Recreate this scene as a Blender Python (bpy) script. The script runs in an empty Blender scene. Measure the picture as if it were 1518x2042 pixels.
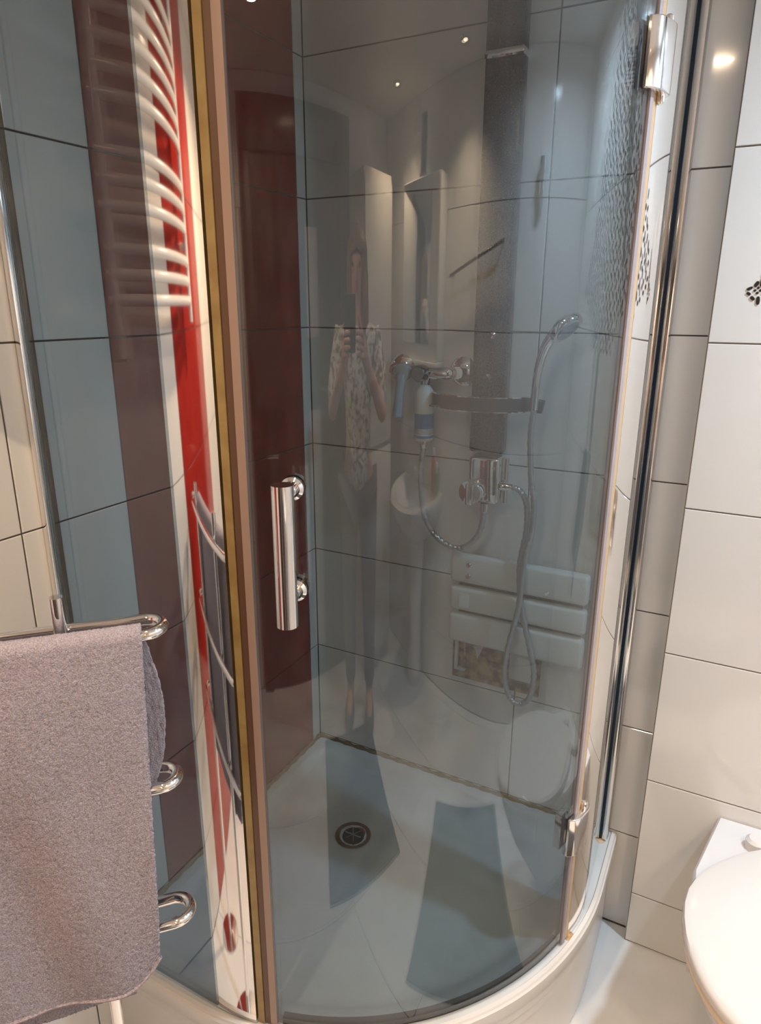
import bpy, bmesh, math, random
from mathutils import Vector, Matrix
random.seed(7)
sc = bpy.context.scene
COL = sc.collection
PI = math.pi

# ------------------------------------------------------------------ camera
CAM = Vector((1.0, -1.512, 1.541))
YAW, PITCH, ROLL, FPX = 0.4834, 0.2968, 0.0031, 1360.0
fw = Vector((-math.sin(YAW)*math.cos(PITCH), math.cos(YAW)*math.cos(PITCH), -math.sin(PITCH)))
rt = Vector((math.cos(YAW), math.sin(YAW), 0)); up = rt.cross(fw)
r2 = rt*math.cos(ROLL)+up*math.sin(ROLL); u2 = up*math.cos(ROLL)-rt*math.sin(ROLL)
cd = bpy.data.cameras.new('camera'); cam = bpy.data.objects.new('camera', cd); COL.objects.link(cam)
cam.matrix_world = Matrix(((r2.x, u2.x, -fw.x, CAM.x), (r2.y, u2.y, -fw.y, CAM.y), (r2.z, u2.z, -fw.z, CAM.z), (0, 0, 0, 1)))
cd.sensor_fit = 'VERTICAL'; cd.sensor_height = 36.0; cd.lens = FPX*36.0/2042.0; cd.clip_start = 0.003
sc.camera = cam
# ------------------------------------------------------------------ world and exposure
w = bpy.data.worlds.new('world'); sc.world = w; w.use_nodes = True
w.node_tree.nodes['Background'].inputs[0].default_value = (0.8, 0.85, 1, 1)
w.node_tree.nodes['Background'].inputs[1].default_value = 0.05
vs = sc.view_settings
vs.view_transform = 'Standard'; vs.look = 'None'; vs.gamma = 1; vs.use_curve_mapping = False
vs.exposure = 0.08
WARM = (1.0, 0.72, 0.46); NEUT = (1.0, 0.88, 0.74); COOL = (0.66, 0.83, 1.0)
CEIL = 2.26
# x, y, watts, colour, beam angle in degrees
LAMPS = [(0.80, -1.08, 3.2, WARM, 160), (1.84, -1.23, 6.5, WARM, 100), (1.80, -1.95, 6.5, WARM, 110), (0.48, -1.80, 15.0, WARM, 150), (1.60, -0.38, 18.0, COOL, 165)]

# ------------------------------------------------------------------ materials
def lin(r, g, b):
    f = lambda c: (c/255/12.92) if c/255 <= .04045 else ((c/255+.055)/1.055)**2.4
    return (f(r), f(g), f(b), 1)
MATS = {}
def mat(name, col, rough=.4, metal=0, coat=0, noise=None, bump=None, spec=.5, sub=0):
    """noise=(scale, other colour, lo, hi): procedural mottling; bump=(scale, strength)"""
    if name in MATS: return MATS[name]
    m = bpy.data.materials.new(name); m.use_nodes = True; nt = m.node_tree; b = nt.nodes['Principled BSDF']
    b.inputs['Base Color'].default_value = col; b.inputs['Roughness'].default_value = rough
    b.inputs['Metallic'].default_value = metal; b.inputs['Coat Weight'].default_value = coat
    b.inputs['Specular IOR Level'].default_value = spec
    tc = nt.nodes.new('ShaderNodeTexCoord')
    if noise:
        n = nt.nodes.new('ShaderNodeTexNoise'); n.inputs['Scale'].default_value = noise[0]; n.inputs['Detail'].default_value = 5
        nt.links.new(tc.outputs['Object'], n.inputs['Vector'])
        r = nt.nodes.new('ShaderNodeValToRGB'); r.color_ramp.elements[0].position = noise[2]; r.color_ramp.elements[1].position = noise[3]
        r.color_ramp.elements[0].color = col; r.color_ramp.elements[1].color = noise[1]
        nt.links.new(n.outputs['Fac'], r.inputs[0]); nt.links.new(r.outputs[0], b.inputs['Base Color'])
    if bump:
        n2 = nt.nodes.new('ShaderNodeTexNoise'); n2.inputs['Scale'].default_value = bump[0]; n2.inputs['Detail'].default_value = 4
        nt.links.new(tc.outputs['Object'], n2.inputs['Vector'])
        bp = nt.nodes.new('ShaderNodeBump'); bp.inputs['Strength'].default_value = bump[1]; bp.inputs['Distance'].default_value = .002
        nt.links.new(n2.outputs['Fac'], bp.inputs['Height']); nt.links.new(bp.outputs[0], b.inputs['Normal'])
    MATS[name] = m; return m
def glass_mat(name, tint, f0=.05, haze=.02, hazecol=(.75, .78, .8, 1), streak=60, rough=0):
    m = bpy.data.materials.new(name); m.use_nodes = True; nt = m.node_tree; N = nt.nodes.new; L = nt.links.new
    for n in list(nt.nodes): nt.nodes.remove(n)
    out = N('ShaderNodeOutputMaterial'); tr = N('ShaderNodeBsdfTransparent'); tr.inputs[0].default_value = tint
    gl = N('ShaderNodeBsdfGlossy'); gl.inputs['Roughness'].default_value = rough; gl.inputs[0].default_value = (1, 1, 1, 1)
    df = N('ShaderNodeBsdfDiffuse'); df.inputs[0].default_value = hazecol
    lw = N('ShaderNodeLayerWeight'); lw.inputs[0].default_value = .5
    pw = N('ShaderNodeMath'); pw.operation = 'POWER'; pw.inputs[1].default_value = 5; L(lw.outputs['Facing'], pw.inputs[0])
    ma = N('ShaderNodeMath'); ma.operation = 'MULTIPLY_ADD'; ma.inputs[1].default_value = 1-f0; ma.inputs[2].default_value = f0; L(pw.outputs[0], ma.inputs[0])
    tc = N('ShaderNodeTexCoord'); mp = N('ShaderNodeMapping'); mp.inputs['Scale'].default_value = (streak, streak, streak*.25); L(tc.outputs['Object'], mp.inputs[0])
    nz = N('ShaderNodeTexNoise'); nz.inputs['Scale'].default_value = 1; nz.inputs['Detail'].default_value = 8; nz.inputs['Roughness'].default_value = .75; L(mp.outputs[0], nz.inputs['Vector'])
    rp = N('ShaderNodeMapRange'); rp.inputs[1].default_value = .35; rp.inputs[2].default_value = .8; rp.inputs[3].default_value = haze*.3; rp.inputs[4].default_value = haze*3; L(nz.outputs['Fac'], rp.inputs[0])
    m1 = N('ShaderNodeMixShader'); L(rp.outputs[0], m1.inputs[0]); L(tr.outputs[0], m1.inputs[1]); L(df.outputs[0], m1.inputs[2])
    m2 = N('ShaderNodeMixShader'); L(ma.outputs[0], m2.inputs[0]); L(m1.outputs[0], m2.inputs[1]); L(gl.outputs[0], m2.inputs[2])
    L(m2.outputs[0], out.inputs[0]); MATS[name] = m; return m
def emit_mat(name, col, s):
    m = bpy.data.materials.new(name); m.use_nodes = True; nt = m.node_tree; b = nt.nodes['Principled BSDF']
    b.inputs['Emission Color'].default_value = (*col, 1); b.inputs['Emission Strength'].default_value = s; b.inputs['Base Color'].default_value = (.8, .8, .8, 1)
    MATS[name] = m; return m

WHITE_TILE = mat('white_glazed_tile', (.76, .75, .73, 1), .09, coat=.3)
RED_TILE = mat('red_glazed_tile', lin(166, 46, 40), .10, coat=.3, noise=(14, lin(152, 38, 33), .35, .7))
RED_TILE_DIM = mat('red_glazed_tile_dimmed', lin(148, 40, 36), .10, coat=.3, noise=(14, lin(132, 33, 30), .35, .7))  # red tile with the darkening seen through smoked glass put into its colour
GROUT = mat('dark_grout', (.10, .09, .08, 1), .8)
GROUT_L = mat('beige_grout', (.20, .17, .14, 1), .8)
GROUT_R = mat('pale_grout', (.34, .31, .29, 1), .8)
FLOOR_TILE = mat('pale_floor_tile', (.78, .78, .77, 1), .35, noise=(5, (.69, .68, .67, 1), .4, .7))
PLASTER = mat('white_ceiling_paint', (.72, .69, .65, 1), .35)
CHROME = mat('chrome', (.86, .85, .84, 1), .05, metal=1)
SATIN = mat('polished_aluminium', (.84, .82, .80, 1), .10, metal=1)
GREYALU = mat('grey_aluminium', (.42, .43, .45, 1), .22, metal=1)
ACRYLIC = mat('white_acrylic', (.72, .74, .74, 1), .22, noise=(7, (.60, .62, .60, 1), .45, .75))
APRON = mat('cream_acrylic', (.76, .73, .69, 1), .28)
CERAMIC = mat('white_ceramic', (.74, .74, .75, 1), .06, coat=.5)
LIDM = mat('white_lid_plastic', (.72, .70, .68, 1), .10)
BUMPER = mat('cream_seat_edge', lin(232, 212, 188), .3)
SMOKED = glass_mat('smoked_glass', (.690, .748, .778, 1), .060, .008)
BLACKP = mat('speckled_black_panel', (.012, .013, .016, 1), .25, noise=(420, (.20, .21, .24, 1), .56, .72))
BLACK = mat('black_plastic', (.015, .015, .016, 1), .35)
RUBBER = mat('black_rubber_seal', (.012, .011, .010, 1), .55)
GOLD = mat('yellowed_plastic_seal', lin(150, 128, 84), .3, noise=(30, lin(132, 108, 66), .4, .7))
BROWN = mat('brown_seal', lin(92, 66, 52), .35)
MAUVE = mat('clear_seal_plastic', lin(150, 128, 118), .25)
LILAC = mat('lilac_seal_plastic', lin(168, 158, 162), .25)
RUST = mat('rust_stain', lin(176, 136, 84), .7, noise=(60, lin(214, 190, 156), .40, .60))
MOLD = mat('mouldy_silicone', lin(150, 132, 92), .6, noise=(9, lin(96, 76, 34), .38, .66))
SCUM = mat('limescale_ring', lin(120, 98, 50), .6, noise=(40, lin(96, 66, 30), .4, .7))
DARKHOLE = mat('dark_drain', (.012, .012, .012, 1), .6)
SEATP = mat('white_seat_plastic', (.70, .71, .68, 1), .32)
PATCH = mat('bare_rusty_plaster', lin(176, 150, 112), .9, noise=(38, lin(96, 66, 42), .40, .60), bump=(60, .8))
HOSE = mat('grey_steel_hose', (.50, .51, .53, 1), .28, metal=.8)
BLUEGREY = mat('pale_blue_lever', lin(150, 172, 190), .25)
FILTERW = mat('filter_white_plastic', (.80, .80, .78, 1), .35)
FILTERB = mat('filter_blue_label', lin(24, 124, 190), .4)
TOWEL = mat('lilac_grey_terry', lin(178, 174, 186), .95, noise=(600, lin(144, 138, 147), .36, .64), bump=(520, .8), spec=.1)
RADW = mat('white_radiator_enamel', (.82, .80, .77, 1), .18)
INK = mat('black_decal', (.016, .014, .013, 1), .4)
INK_B = mat('brown_decal', lin(112, 84, 68), .4)
WOOD = mat('dark_brown_wood', lin(64, 44, 38), .45, noise=(9, lin(46, 30, 26), .4, .7))
DOORLEAF = mat('grey_door_panel', lin(170, 158, 156), .5)
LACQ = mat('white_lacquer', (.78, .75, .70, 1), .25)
LACQ_SHADE = mat('white_lacquer_shaded', (.66, .62, .57, 1), .3)  # same white lacquer with side-face shade put into its colour
MIRROR = mat('mirror', (.92, .93, .93, 1), .01, metal=1)
MATG = mat('dark_grey_mat', (.055, .06, .065, 1), .95, bump=(500, .9), noise=(120, (.09, .095, .10, 1), .4, .7))
PINK = mat('pink_plastic', lin(196, 92, 92), .3)
GREEN = mat('green_plastic', lin(120, 150, 96), .5)
SKIN = mat('skin', lin(214, 166, 140), .5)
HAIR = mat('brown_hair', lin(112, 78, 48), .5, noise=(70, lin(168, 124, 76), .45, .65))
SHIRT = mat('white_patterned_cloth', (.74, .72, .68, 1), .85, noise=(55, lin(120, 112, 104), .50, .56))
JEANS = mat('grey_blue_denim', lin(112, 116, 126), .9, noise=(160, lin(92, 96, 108), .4, .6))
PHONE = mat('dark_phone', (.02, .02, .025, 1), .12)
EYE = mat('dark_iris', (.02, .015, .012, 1), .2)
LIP = mat('lip', lin(186, 110, 104), .5)

# ------------------------------------------------------------------ helpers
def link(o, parent=None):
    COL.objects.link(o)
    if parent is not None: o.parent = parent
    return o
def obj(name, me, m=None, parent=None):
    o = bpy.data.objects.new(name, me)
    if m is not None and not me.materials: me.materials.append(m)
    return link(o, parent)
def tag(o, label=None, cat=None, group=None, kind=None):
    if label: o['label'] = label
    if cat: o['category'] = cat
    if group: o['group'] = group
    if kind: o['kind'] = kind
    return o
def thing(name, label, cat, loc=(0, 0, 0), rz=0, group=None):
    o = bpy.data.objects.new(name, None); COL.objects.link(o); o.location = loc; o.rotation_euler = (0, 0, rz); o.empty_display_size = .05
    return tag(o, label, cat, group)
def pyd(name, vs, fs, smooth=False):
    me = bpy.data.meshes.new(name); me.from_pydata([tuple(v) for v in vs], [], fs); me.update()
    bm = bmesh.new(); bm.from_mesh(me); bmesh.ops.recalc_face_normals(bm, faces=bm.faces); bm.to_mesh(me); bm.free()
    if smooth:
        for p in me.polygons: p.use_smooth = True
    return me
def autosmooth(me, ang=40):
    bm = bmesh.new(); bm.from_mesh(me)
    for e in bm.edges:
        if len(e.link_faces) == 2 and e.calc_face_angle(0) > math.radians(ang): e.smooth = False
    for f in bm.faces: f.smooth = True
    bm.to_mesh(me); bm.free(); return me
def box_me(name, a, b, bev=0, seg=2):
    bm = bmesh.new(); bmesh.ops.create_cube(bm, size=1)
    for v in bm.verts: v.co = Vector([(a[i]+b[i])/2+v.co[i]*(b[i]-a[i]) for i in range(3)])
    if bev: bmesh.ops.bevel(bm, geom=bm.edges[:], offset=bev, segments=seg, profile=.5, affect='EDGES')
    me = bpy.data.meshes.new(name); bm.to_mesh(me); bm.free()
    return autosmooth(me) if bev else me
def box(name, a, b, m, parent=None, bev=0, seg=2): return obj(name, box_me(name, a, b, bev, seg), m, parent)
def smooth_path(pts, n=8, closed=False):
    pts = [Vector(p) for p in pts]; out = []; k = len(pts)
    rng = range(k) if closed else range(k-1)
    for i in rng:
        if closed: p0, p1, p2, p3 = pts[(i-1) % k], pts[i], pts[(i+1) % k], pts[(i+2) % k]
        else: p0, p1, p2, p3 = pts[max(i-1, 0)], pts[i], pts[i+1], pts[min(i+2, k-1)]
        for j in range(n):
            t = j/n
            out.append(.5*((2*p1)+(p2-p0)*t+(2*p0-5*p1+4*p2-p3)*t*t+(3*p1-p0-3*p2+p3)*t**3))
    if not closed: out.append(pts[-1])
    return out
def tube_me(name, pts, r, seg=12, closed=False, cap=True):
    """sweep a circle along pts; r is a number or a function of the index"""
    pts = [Vector(p) for p in pts]; n = len(pts); vs = []; fs = []
    rf = r if callable(r) else (lambda i: r)
    tan = []
    for i in range(n):
        a = pts[(i-1) % n] if (closed or i > 0) else pts[i]; b = pts[(i+1) % n] if (closed or i < n-1) else pts[i]
        tan.append((b-a).normalized())
    nr = tan[0].orthogonal().normalized()
    for i in range(n):
        nr = (nr-tan[i]*nr.dot(tan[i])).normalized(); bn = tan[i].cross(nr)
        for j in range(seg):
            a = 2*PI*j/seg; vs.append(pts[i]+(nr*math.cos(a)+bn*math.sin(a))*rf(i))
    for i in range(n if closed else n-1):
        for j in range(seg):
            i2 = (i+1) % n; fs.append((i*seg+j, i*seg+(j+1) % seg, i2*seg+(j+1) % seg, i2*seg+j))
    if cap and not closed: fs += [tuple(range(seg))[::-1], tuple((n-1)*seg+j for j in range(seg))]
    return autosmooth(pyd(name, vs, fs))
def tube(name, pts, r, m, parent=None, seg=12, closed=False): return obj(name, tube_me(name, pts, r, seg, closed), m, parent)
def lathe_me(name, prof, seg=32, axis=(0, 0, 1), org=(0, 0, 0)):
    ax = Vector(axis).normalized(); e1 = ax.orthogonal().normalized(); e2 = ax.cross(e1); o = Vector(org); vs = []; fs = []
    for (r, h) in prof:
        for j in range(seg):
            a = 2*PI*j/seg; vs.append(o+ax*h+(e1*math.cos(a)+e2*math.sin(a))*r)
    k = len(prof)
    for i in range(k-1):
        for j in range(seg): fs.append((i*seg+j, i*seg+(j+1) % seg, (i+1)*seg+(j+1) % seg, (i+1)*seg+j))
    if prof[0][0] > 1e-4 and prof[-1][0] > 1e-4:      # an open ring closes on itself
        for j in range(seg): fs.append(((k-1)*seg+j, (k-1)*seg+(j+1) % seg, (j+1) % seg, j))
    else: fs += [tuple(range(seg))[::-1], tuple((k-1)*seg+j for j in range(seg))]
    return autosmooth(pyd(name, vs, fs), 35)
def lathe(name, prof, m, parent=None, seg=32, axis=(0, 0, 1), org=(0, 0, 0)): return obj(name, lathe_me(name, prof, seg, axis, org), m, parent)
def prism_me(name, poly, z0, z1, bev=0):
    n = len(poly); vs = [(x, y, z0) for x, y in poly]+[(x, y, z1) for x, y in poly]
    fs = [tuple(range(n))[::-1], tuple(range(n, 2*n))]+[(i, (i+1) % n, n+(i+1) % n, n+i) for i in range(n)]
    me = pyd(name, vs, fs)
    if bev:
        bm = bmesh.new(); bm.from_mesh(me)
        ed = [e for e in bm.edges if abs(e.verts[0].co.z-e.verts[1].co.z) < 1e-6]
        bmesh.ops.bevel(bm, geom=ed, offset=bev, segments=3, profile=.5, affect='EDGES'); bm.to_mesh(me); bm.free()
    return autosmooth(me, 40)
def prism(name, poly, z0, z1, m, parent=None, bev=0): return obj(name, prism_me(name, poly, z0, z1, bev), m, parent)

TILE_CACHE = {}
def tile_me(wd, ht, m, t=.006, c=.0009):
    key = (round(wd, 3), round(ht, 3), m.name)
    if key in TILE_CACHE: return TILE_CACHE[key]
    vs = []
    for (y, i) in ((0, 0), (-(t-c), 0), (-t, c)):
        vs += [(i, y, i), (wd-i, y, i), (wd-i, y, ht-i), (i, y, ht-i)]
    fs = []
    for k in (0, 4):
        for j in range(4): fs.append((k+j, k+(j+1) % 4, k+4+(j+1) % 4, k+4+j))
    fs.append((8, 9, 10, 11))
    me = pyd('tile', vs, fs); me.materials.append(m); TILE_CACHE[key] = me; return me
def lay(parent, origin, rot, us, zs, pick, gap=.003):
    """tiles on a wall: us, zs are grid lines; origin+rot place the wall's local frame (x along, z up, -y outwards)"""
    R = Matrix.Rotation(rot, 4, 'Z'); o = Vector(origin)
    for i in range(len(us)-1):
        for k in range(len(zs)-1):
            m = pick(i, k)
            if m is None: continue
            me = tile_me(us[i+1]-us[i]-gap, zs[k+1]-zs[k]-gap, m)
            t = bpy.data.objects.new('tile', me); link(t, parent)
            t.location = o+R @ Vector((us[i]+gap/2, .006, zs[k]+gap/2)); t.rotation_euler = (0, 0, rot)

# ------------------------------------------------------------------ the room
XR, YB = 2.06, -2.40
BOXX, BOXY = 0.929, -0.039
ZROW = [-.018+.3*k for k in range(8)]+[CEIL]; ZROW[0] = 0.002
floor = tag(box('floor', (-.1, YB-.1, -.08), (XR+.1, .1, -.003), GROUT_R), kind='structure')
FT = .40
fx = [0.0]; 
while fx[-1] < XR-.01: fx.append(min(fx[-1]+FT, XR))
fy = [0.0]
while fy[-1] < -YB-.01: fy.append(min(fy[-1]+FT, -YB))
for i in range(len(fx)-1):
    for k in range(len(fy)-1):
        me = tile_me(fx[i+1]-fx[i]-.002, fy[k+1]-fy[k]-.002, FLOOR_TILE)
        t = bpy.data.objects.new('tile', me); link(t, floor); t.rotation_euler = (-PI/2, 0, 0)
        t.location = (fx[i]+.001, -fy[k+1]+.001, -.006)
tag(box('ceiling', (-.1, YB-.1, CEIL), (XR+.1, .1, CEIL+.06), PLASTER), kind='structure')

wl = tag(box('wall_left', (-.1, YB-.1, 0), (-.0025, .1, CEIL), GROUT), kind='structure')
yl = [-2.40, -1.837, -1.237, -.856, -.637, -.038, 0.0]  # the joint just outside the shower profile draws a shadow edge as a seam
cols = [WHITE_TILE, RED_TILE, WHITE_TILE, WHITE_TILE, RED_TILE_DIM, WHITE_TILE]
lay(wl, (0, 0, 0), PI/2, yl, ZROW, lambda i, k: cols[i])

wr = tag(box('wall_rear', (-.1, .0025, 0), (XR+.1, .1, CEIL), GROUT), kind='structure')
lay(wr, (0, 0, 0), 0, [0.0, .594, .935], ZROW, lambda i, k: WHITE_TILE)

wb = tag(box('wall_toilet_boxing', (BOXX, BOXY+.0025, 0), (XR, .004, CEIL), GROUT_L), kind='structure')
ZB = [.002, .151, .482, .812, 1.142, 1.471, 1.806, 2.14, CEIL]
lay(wb, (0, BOXY, 0), 0, [BOXX, 1.53, XR], ZB, lambda i, k: WHITE_TILE)
box('edge_strip', (BOXX-.001, BOXY+.006, .002), (BOXX, -.001, CEIL), WHITE_TILE, wb)

wg = tag(box('wall_right', (XR+.0025, YB-.1, 0), (XR+.1, .1, CEIL), GROUT_R), kind='structure')
lay(wg, (XR, 0, 0), -PI/2, [.04, .56, 1.16, 1.76, 2.40], [.002, .25, .65, 1.05, 1.45, 1.85, CEIL], lambda i, k: WHITE_TILE)

DX0, DX1, DZ = 0.42, 1.36, 2.02
wk = tag(box('wall_behind', (-.1, YB-.1, 0), (XR+.1, YB-.0025, CEIL), GROUT_R), kind='structure')
lay(wk, (0, YB, 0), PI, [-XR, -(DX1+.12), -(DX0-.12), 0.0], [.002, .25, .65, 1.05, 1.45, 1.85, CEIL], lambda i, k: None if i == 1 and k < 5 else WHITE_TILE)
dr = thing('door_1', None, None, (0, 0, 0)); dr['kind'] = 'structure'
box('frame_post', (DX0-.10, YB-.002, 0), (DX0, YB+.03, DZ), WOOD, dr, .004); box('frame_post', (DX1, YB-.002, 0), (DX1+.12, YB+.03, DZ), WOOD, dr, .004)
box('lintel', (DX0-.10, YB-.002, DZ), (DX1+.12, YB+.035, DZ+.17), WOOD, dr, .004)
lf = box('door_leaf', (DX0, YB-.002, .01), (DX1, YB+.012, DZ), WOOD, dr)
box('panel', (DX1-.40, YB+.010, 1.42), (DX1-.27, YB+.018, DZ-.22), DOORLEAF, lf, .004); box('panel', (DX1-.40, YB+.010, .15), (DX1-.27, YB+.018, 1.15), DOORLEAF, lf, .004)
tube('handle', [(DX0+.06, YB+.012, 1.0), (DX0+.06, YB+.06, 1.0), (DX0+.17, YB+.06, 1.0)], .009, CHROME, lf)

# ------------------------------------------------------------------ downlights
for i, (x, y, W, c, beam) in enumerate(LAMPS):
    cn = 'cool white' if c is COOL else ('neutral white' if c is NEUT else 'warm white')
    near = ['above the towel stand side of the shower', 'above the washbasin', 'by the tall cabinet', 'by the dark door', 'above the toilet'][i]
    t = thing('ceiling_downlight', 'small round %s recessed ceiling downlight %s' % (cn, near), 'lamp', (x, y, CEIL), 0, 'ceiling downlights')
    lathe('trim_ring', [(.018, -.002), (.022, -.006), (.040, -.006), (.044, -.001), (.044, .0)], CHROME, t)
    lathe('lens', [(.0, -.0035), (.018, -.0035), (.018, -.001)], emit_mat('lamp_lens_%d' % i, c, 14), t)
    ld = bpy.data.lights.new('downlight_light', 'AREA'); ld.shape = 'DISK'; ld.size = .08; ld.energy = W; ld.color = c; ld.spread = math.radians(beam)
    lo = bpy.data.objects.new('downlight_light', ld); link(lo, t); lo.location = (0, 0, -.010)

# ------------------------------------------------------------------ shower tray
CX, CY, RG = .235, -.190, .616           # quadrant centre and glass radius
ZT = .275
def quad(R, n=28):
    """outline of the quadrant from wall_left round to wall_rear"""
    pts = [(0.0, CY-R)]
    for i in range(5): pts.append((CX*(i+1)/6, CY-R))
    for i in range(n+1):
        a = -PI/2+(PI/2)*i/n; pts.append((CX+R*math.cos(a), CY+R*math.sin(a)))
    for i in range(5): pts.append((CX+R, CY*(1-(i+1)/6)))
    pts.append((CX+R, 0.0)); return pts
tray = thing('shower_tray', 'white quadrant shower tray with cream apron, stained round its drain', 'shower tray')
RO = .640
outer = quad(RO)
G = .0015
ring = [(max(x, G), min(y, -G)) for x, y in outer]+[(RO+CX, -G)][:0]
ring += [(CX*2.2, -G), (CX*1.2, -G), (.12, -G), (G, -G), (G, -.12), (G, -.28), (G, -.5), (G, -.68)]
DRN = Vector((.280, -.285))
prof = [(1.0, ZT), (.97, ZT), (.90, ZT), (.875, ZT-.003), (.85, ZT-.012), (.82, ZT-.020), (.78, ZT-.0225), (.6, ZT-.024), (.4, ZT-.026), (.2, ZT-.029), (0, ZT-.032)]
vs, fs = [], []; n = len(ring)
for s, z in prof[:-1]:
    for (x, y) in ring:
        p = Vector((x, y)); d = (p-DRN); L = d.length
        q = DRN+d.normalized()*(.036+(L-.036)*s); vs.append((q.x, q.y, z))
# lip at drain
for (x, y) in ring:
    d = (Vector((x, y))-DRN).normalized(); q = DRN+d*.036; vs.append((q.x, q.y, ZT-.032))
K = len(prof)
for i in range(K-1):
    for j in range(n): fs.append((i*n+j, i*n+(j+1) % n, (i+1)*n+(j+1) % n, (i+1)*n+j))
obj('basin', pyd('basin', vs, fs, True), ACRYLIC, tray)
# apron with ribs
av, af = [], []
ap = [(0, ZT), (.003, ZT-.003), (.004, ZT-.030), (.001, ZT-.036), (-.001, ZT-.060), (-.004, ZT-.064), (-.004, ZT-.090), (-.007, ZT-.095), (-.007, .002)]
for d, z in ap:
    for (x, y) in quad(RO+d): av.append((max(x, G), min(y, -G), z))
m_ = len(outer)
for i in range(len(ap)-1):
    for j in range(m_-1): af.append((i*m_+j, i*m_+j+1, (i+1)*m_+j+1, (i+1)*m_+j))
obj('apron', autosmooth(pyd('apron', av, af), 30), APRON, tray)
# rim band outside the glass, a slightly raised cream lip
rv, rf_ = [], []
for d, z in ((-.012, ZT+.0005), (-.010, ZT+.004), (-.002, ZT+.004), (0, ZT)):
    for (x, y) in quad(RO+d): rv.append((max(x, G), min(y, -G), z))
for i in range(3):
    for j in range(m_-1): rf_.append((i*m_+j, i*m_+j+1, (i+1)*m_+j+1, (i+1)*m_+j))
obj('rim_lip', autosmooth(pyd('rim_lip', rv, rf_), 50), APRON, tray)
dz = ZT-.032
drain = lathe('drain_flange', [(.020, -.002), (.027, .0005), (.034, .002), (.037, .0005), (.037, -.002)], CHROME, tray, 36, org=(DRN.x, DRN.y, dz))
lathe('limescale_ring', [(.0355, .0012), (.037, .0026), (.043, .0034), (.0455, .0020)], SCUM, drain, 36, org=(DRN.x, DRN.y, dz+.0012))
lathe('drain_hole', [(.0, -.004), (.0265, -.004), (.027, .0012), (.0, .0010)], DARKHOLE, drain, 30, org=(DRN.x, DRN.y, dz+.001))
for a in range(6):
    q = (DRN.x+.013*math.cos(a*PI/3), DRN.y+.013*math.sin(a*PI/3), dz+.0035)
    tube('strainer_bar', [(DRN.x, DRN.y, dz+.0035), (q[0]+.010*math.cos(a*PI/3), q[1]+.010*math.sin(a*PI/3), dz+.0035)], .0018, GREYALU, drain, 6)
def bead(pts, name='silicone_bead'):
    return tube(name, smooth_path(pts, 6), lambda i: .0055+.0018*math.sin(i*1.7)+.001*random.random(), MOLD, tray, 8)
bead([(.004, -.004, ZT)]+[(.07*i, -.003, ZT+.001) for i in range(1, 13)]); bead([(.003, -.004-.07*i, ZT+.001) for i in range(0, 12)])

# ------------------------------------------------------------------ shower enclosure (fixed parts)
ZG0, ZG1 = ZT+.010, 2.075
enc = thing('shower_enclosure', 'fixed smoked glass side panels in chrome profiles of quadrant shower', 'shower screen')
def slab(pts, th, z0, z1, name):
    """vertical sheet following a plan polyline, thickness th outwards"""
    pts = [Vector(p) for p in pts]; k = len(pts); off = []
    for i in range(k):
        d = (pts[min(i+1, k-1)]-pts[max(i-1, 0)]).normalized(); nn = Vector((d.y, -d.x)); off.append(pts[i]+nn*th)
    vs = [(p.x, p.y, z) for z in (z0, z1) for p in pts]+[(p.x, p.y, z) for z in (z0, z1) for p in off]
    fs = []
    for i in range(k-1):
        a, b, c, d = i, i+1, k+i+1, k+i; fs.append((a, b, c, d)); fs.append((2*k+a, 2*k+d, 2*k+c, 2*k+b))
        fs.append((a, 2*k+a, 2*k+b, b)); fs.append((d, c, 2*k+c, 2*k+d))
    fs += [(0, k, 3*k, 2*k), (k-1, 3*k-1, 4*k-1, 2*k-1)]
    return autosmooth(pyd(name, vs, fs), 30)
def arc_pt(a, r=RG): return (CX+r*math.cos(a), CY+r*math.sin(a))
def ang_x(x, r=RG): return -math.acos((x-CX)/r)
A0, A1 = ang_x(.404), math.asin((-.372-CY)/RG)   # door glass start and end angle
YP, XP = CY-RG, CX+RG                             # glass planes of the fixed panels
obj('glass_pane', slab([(.012, YP), (.15, YP), (.292, YP)], .006, ZG0, ZG1, 'glass_pane'), SMOKED, enc)
obj('glass_pane', slab([(XP-.004, -.276), (XP-.008, -.15), (XP-.0125, -.041)], .005, ZG0, ZG1, 'glass_pane'), SMOKED, enc)
# wall profile on wall_left
wp = box('wall_profile', (.0005, YP-.014, ZT+.004), (.014, YP+.002, ZG1), SATIN, enc, .003)
box('rubber_lip', (.0005, YP+.002, ZT+.004), (.013, YP+.012, ZG1), RUBBER, wp, .002)
# wall profile on wall_rear, grooved: two bright ribs either side of a dark slot
wp2 = box('wall_profile', (XP-.029, -.034, ZT+.004), (XP+.009, -.0005, ZG1), GREYALU, enc, .003)
for sx in (-.022, .002):
    box('rib', (XP+sx-.0065, -.044, ZT+.006), (XP+sx+.0065, -.033, ZG1-.002), SATIN, wp2, .0025)
box('slot', (XP-.0152, -.0400, ZT+.005), (XP-.0048, -.0335, ZG1-.001), mat('blue_black_slot', lin(26, 44, 66), .35), wp2)
lathe('rusty_foot', [(.0, 0), (.014, 0), (.012, .002), (.0, .003)], RUST, wp2, 18, org=(XP-.010, -.040, ZT+.001))
def strip(name, a0, a1, r0, r1, m, parent, z0=ZT+.006, z1=ZG1, nseg=4):
    pl = [arc_pt(a0+(a1-a0)*i/nseg, r1) for i in range(nseg+1)]+[arc_pt(a1-(a1-a0)*i/nseg, r0) for i in range(nseg+1)]
    return prism(name, pl, z0, z1, m, parent)
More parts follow.
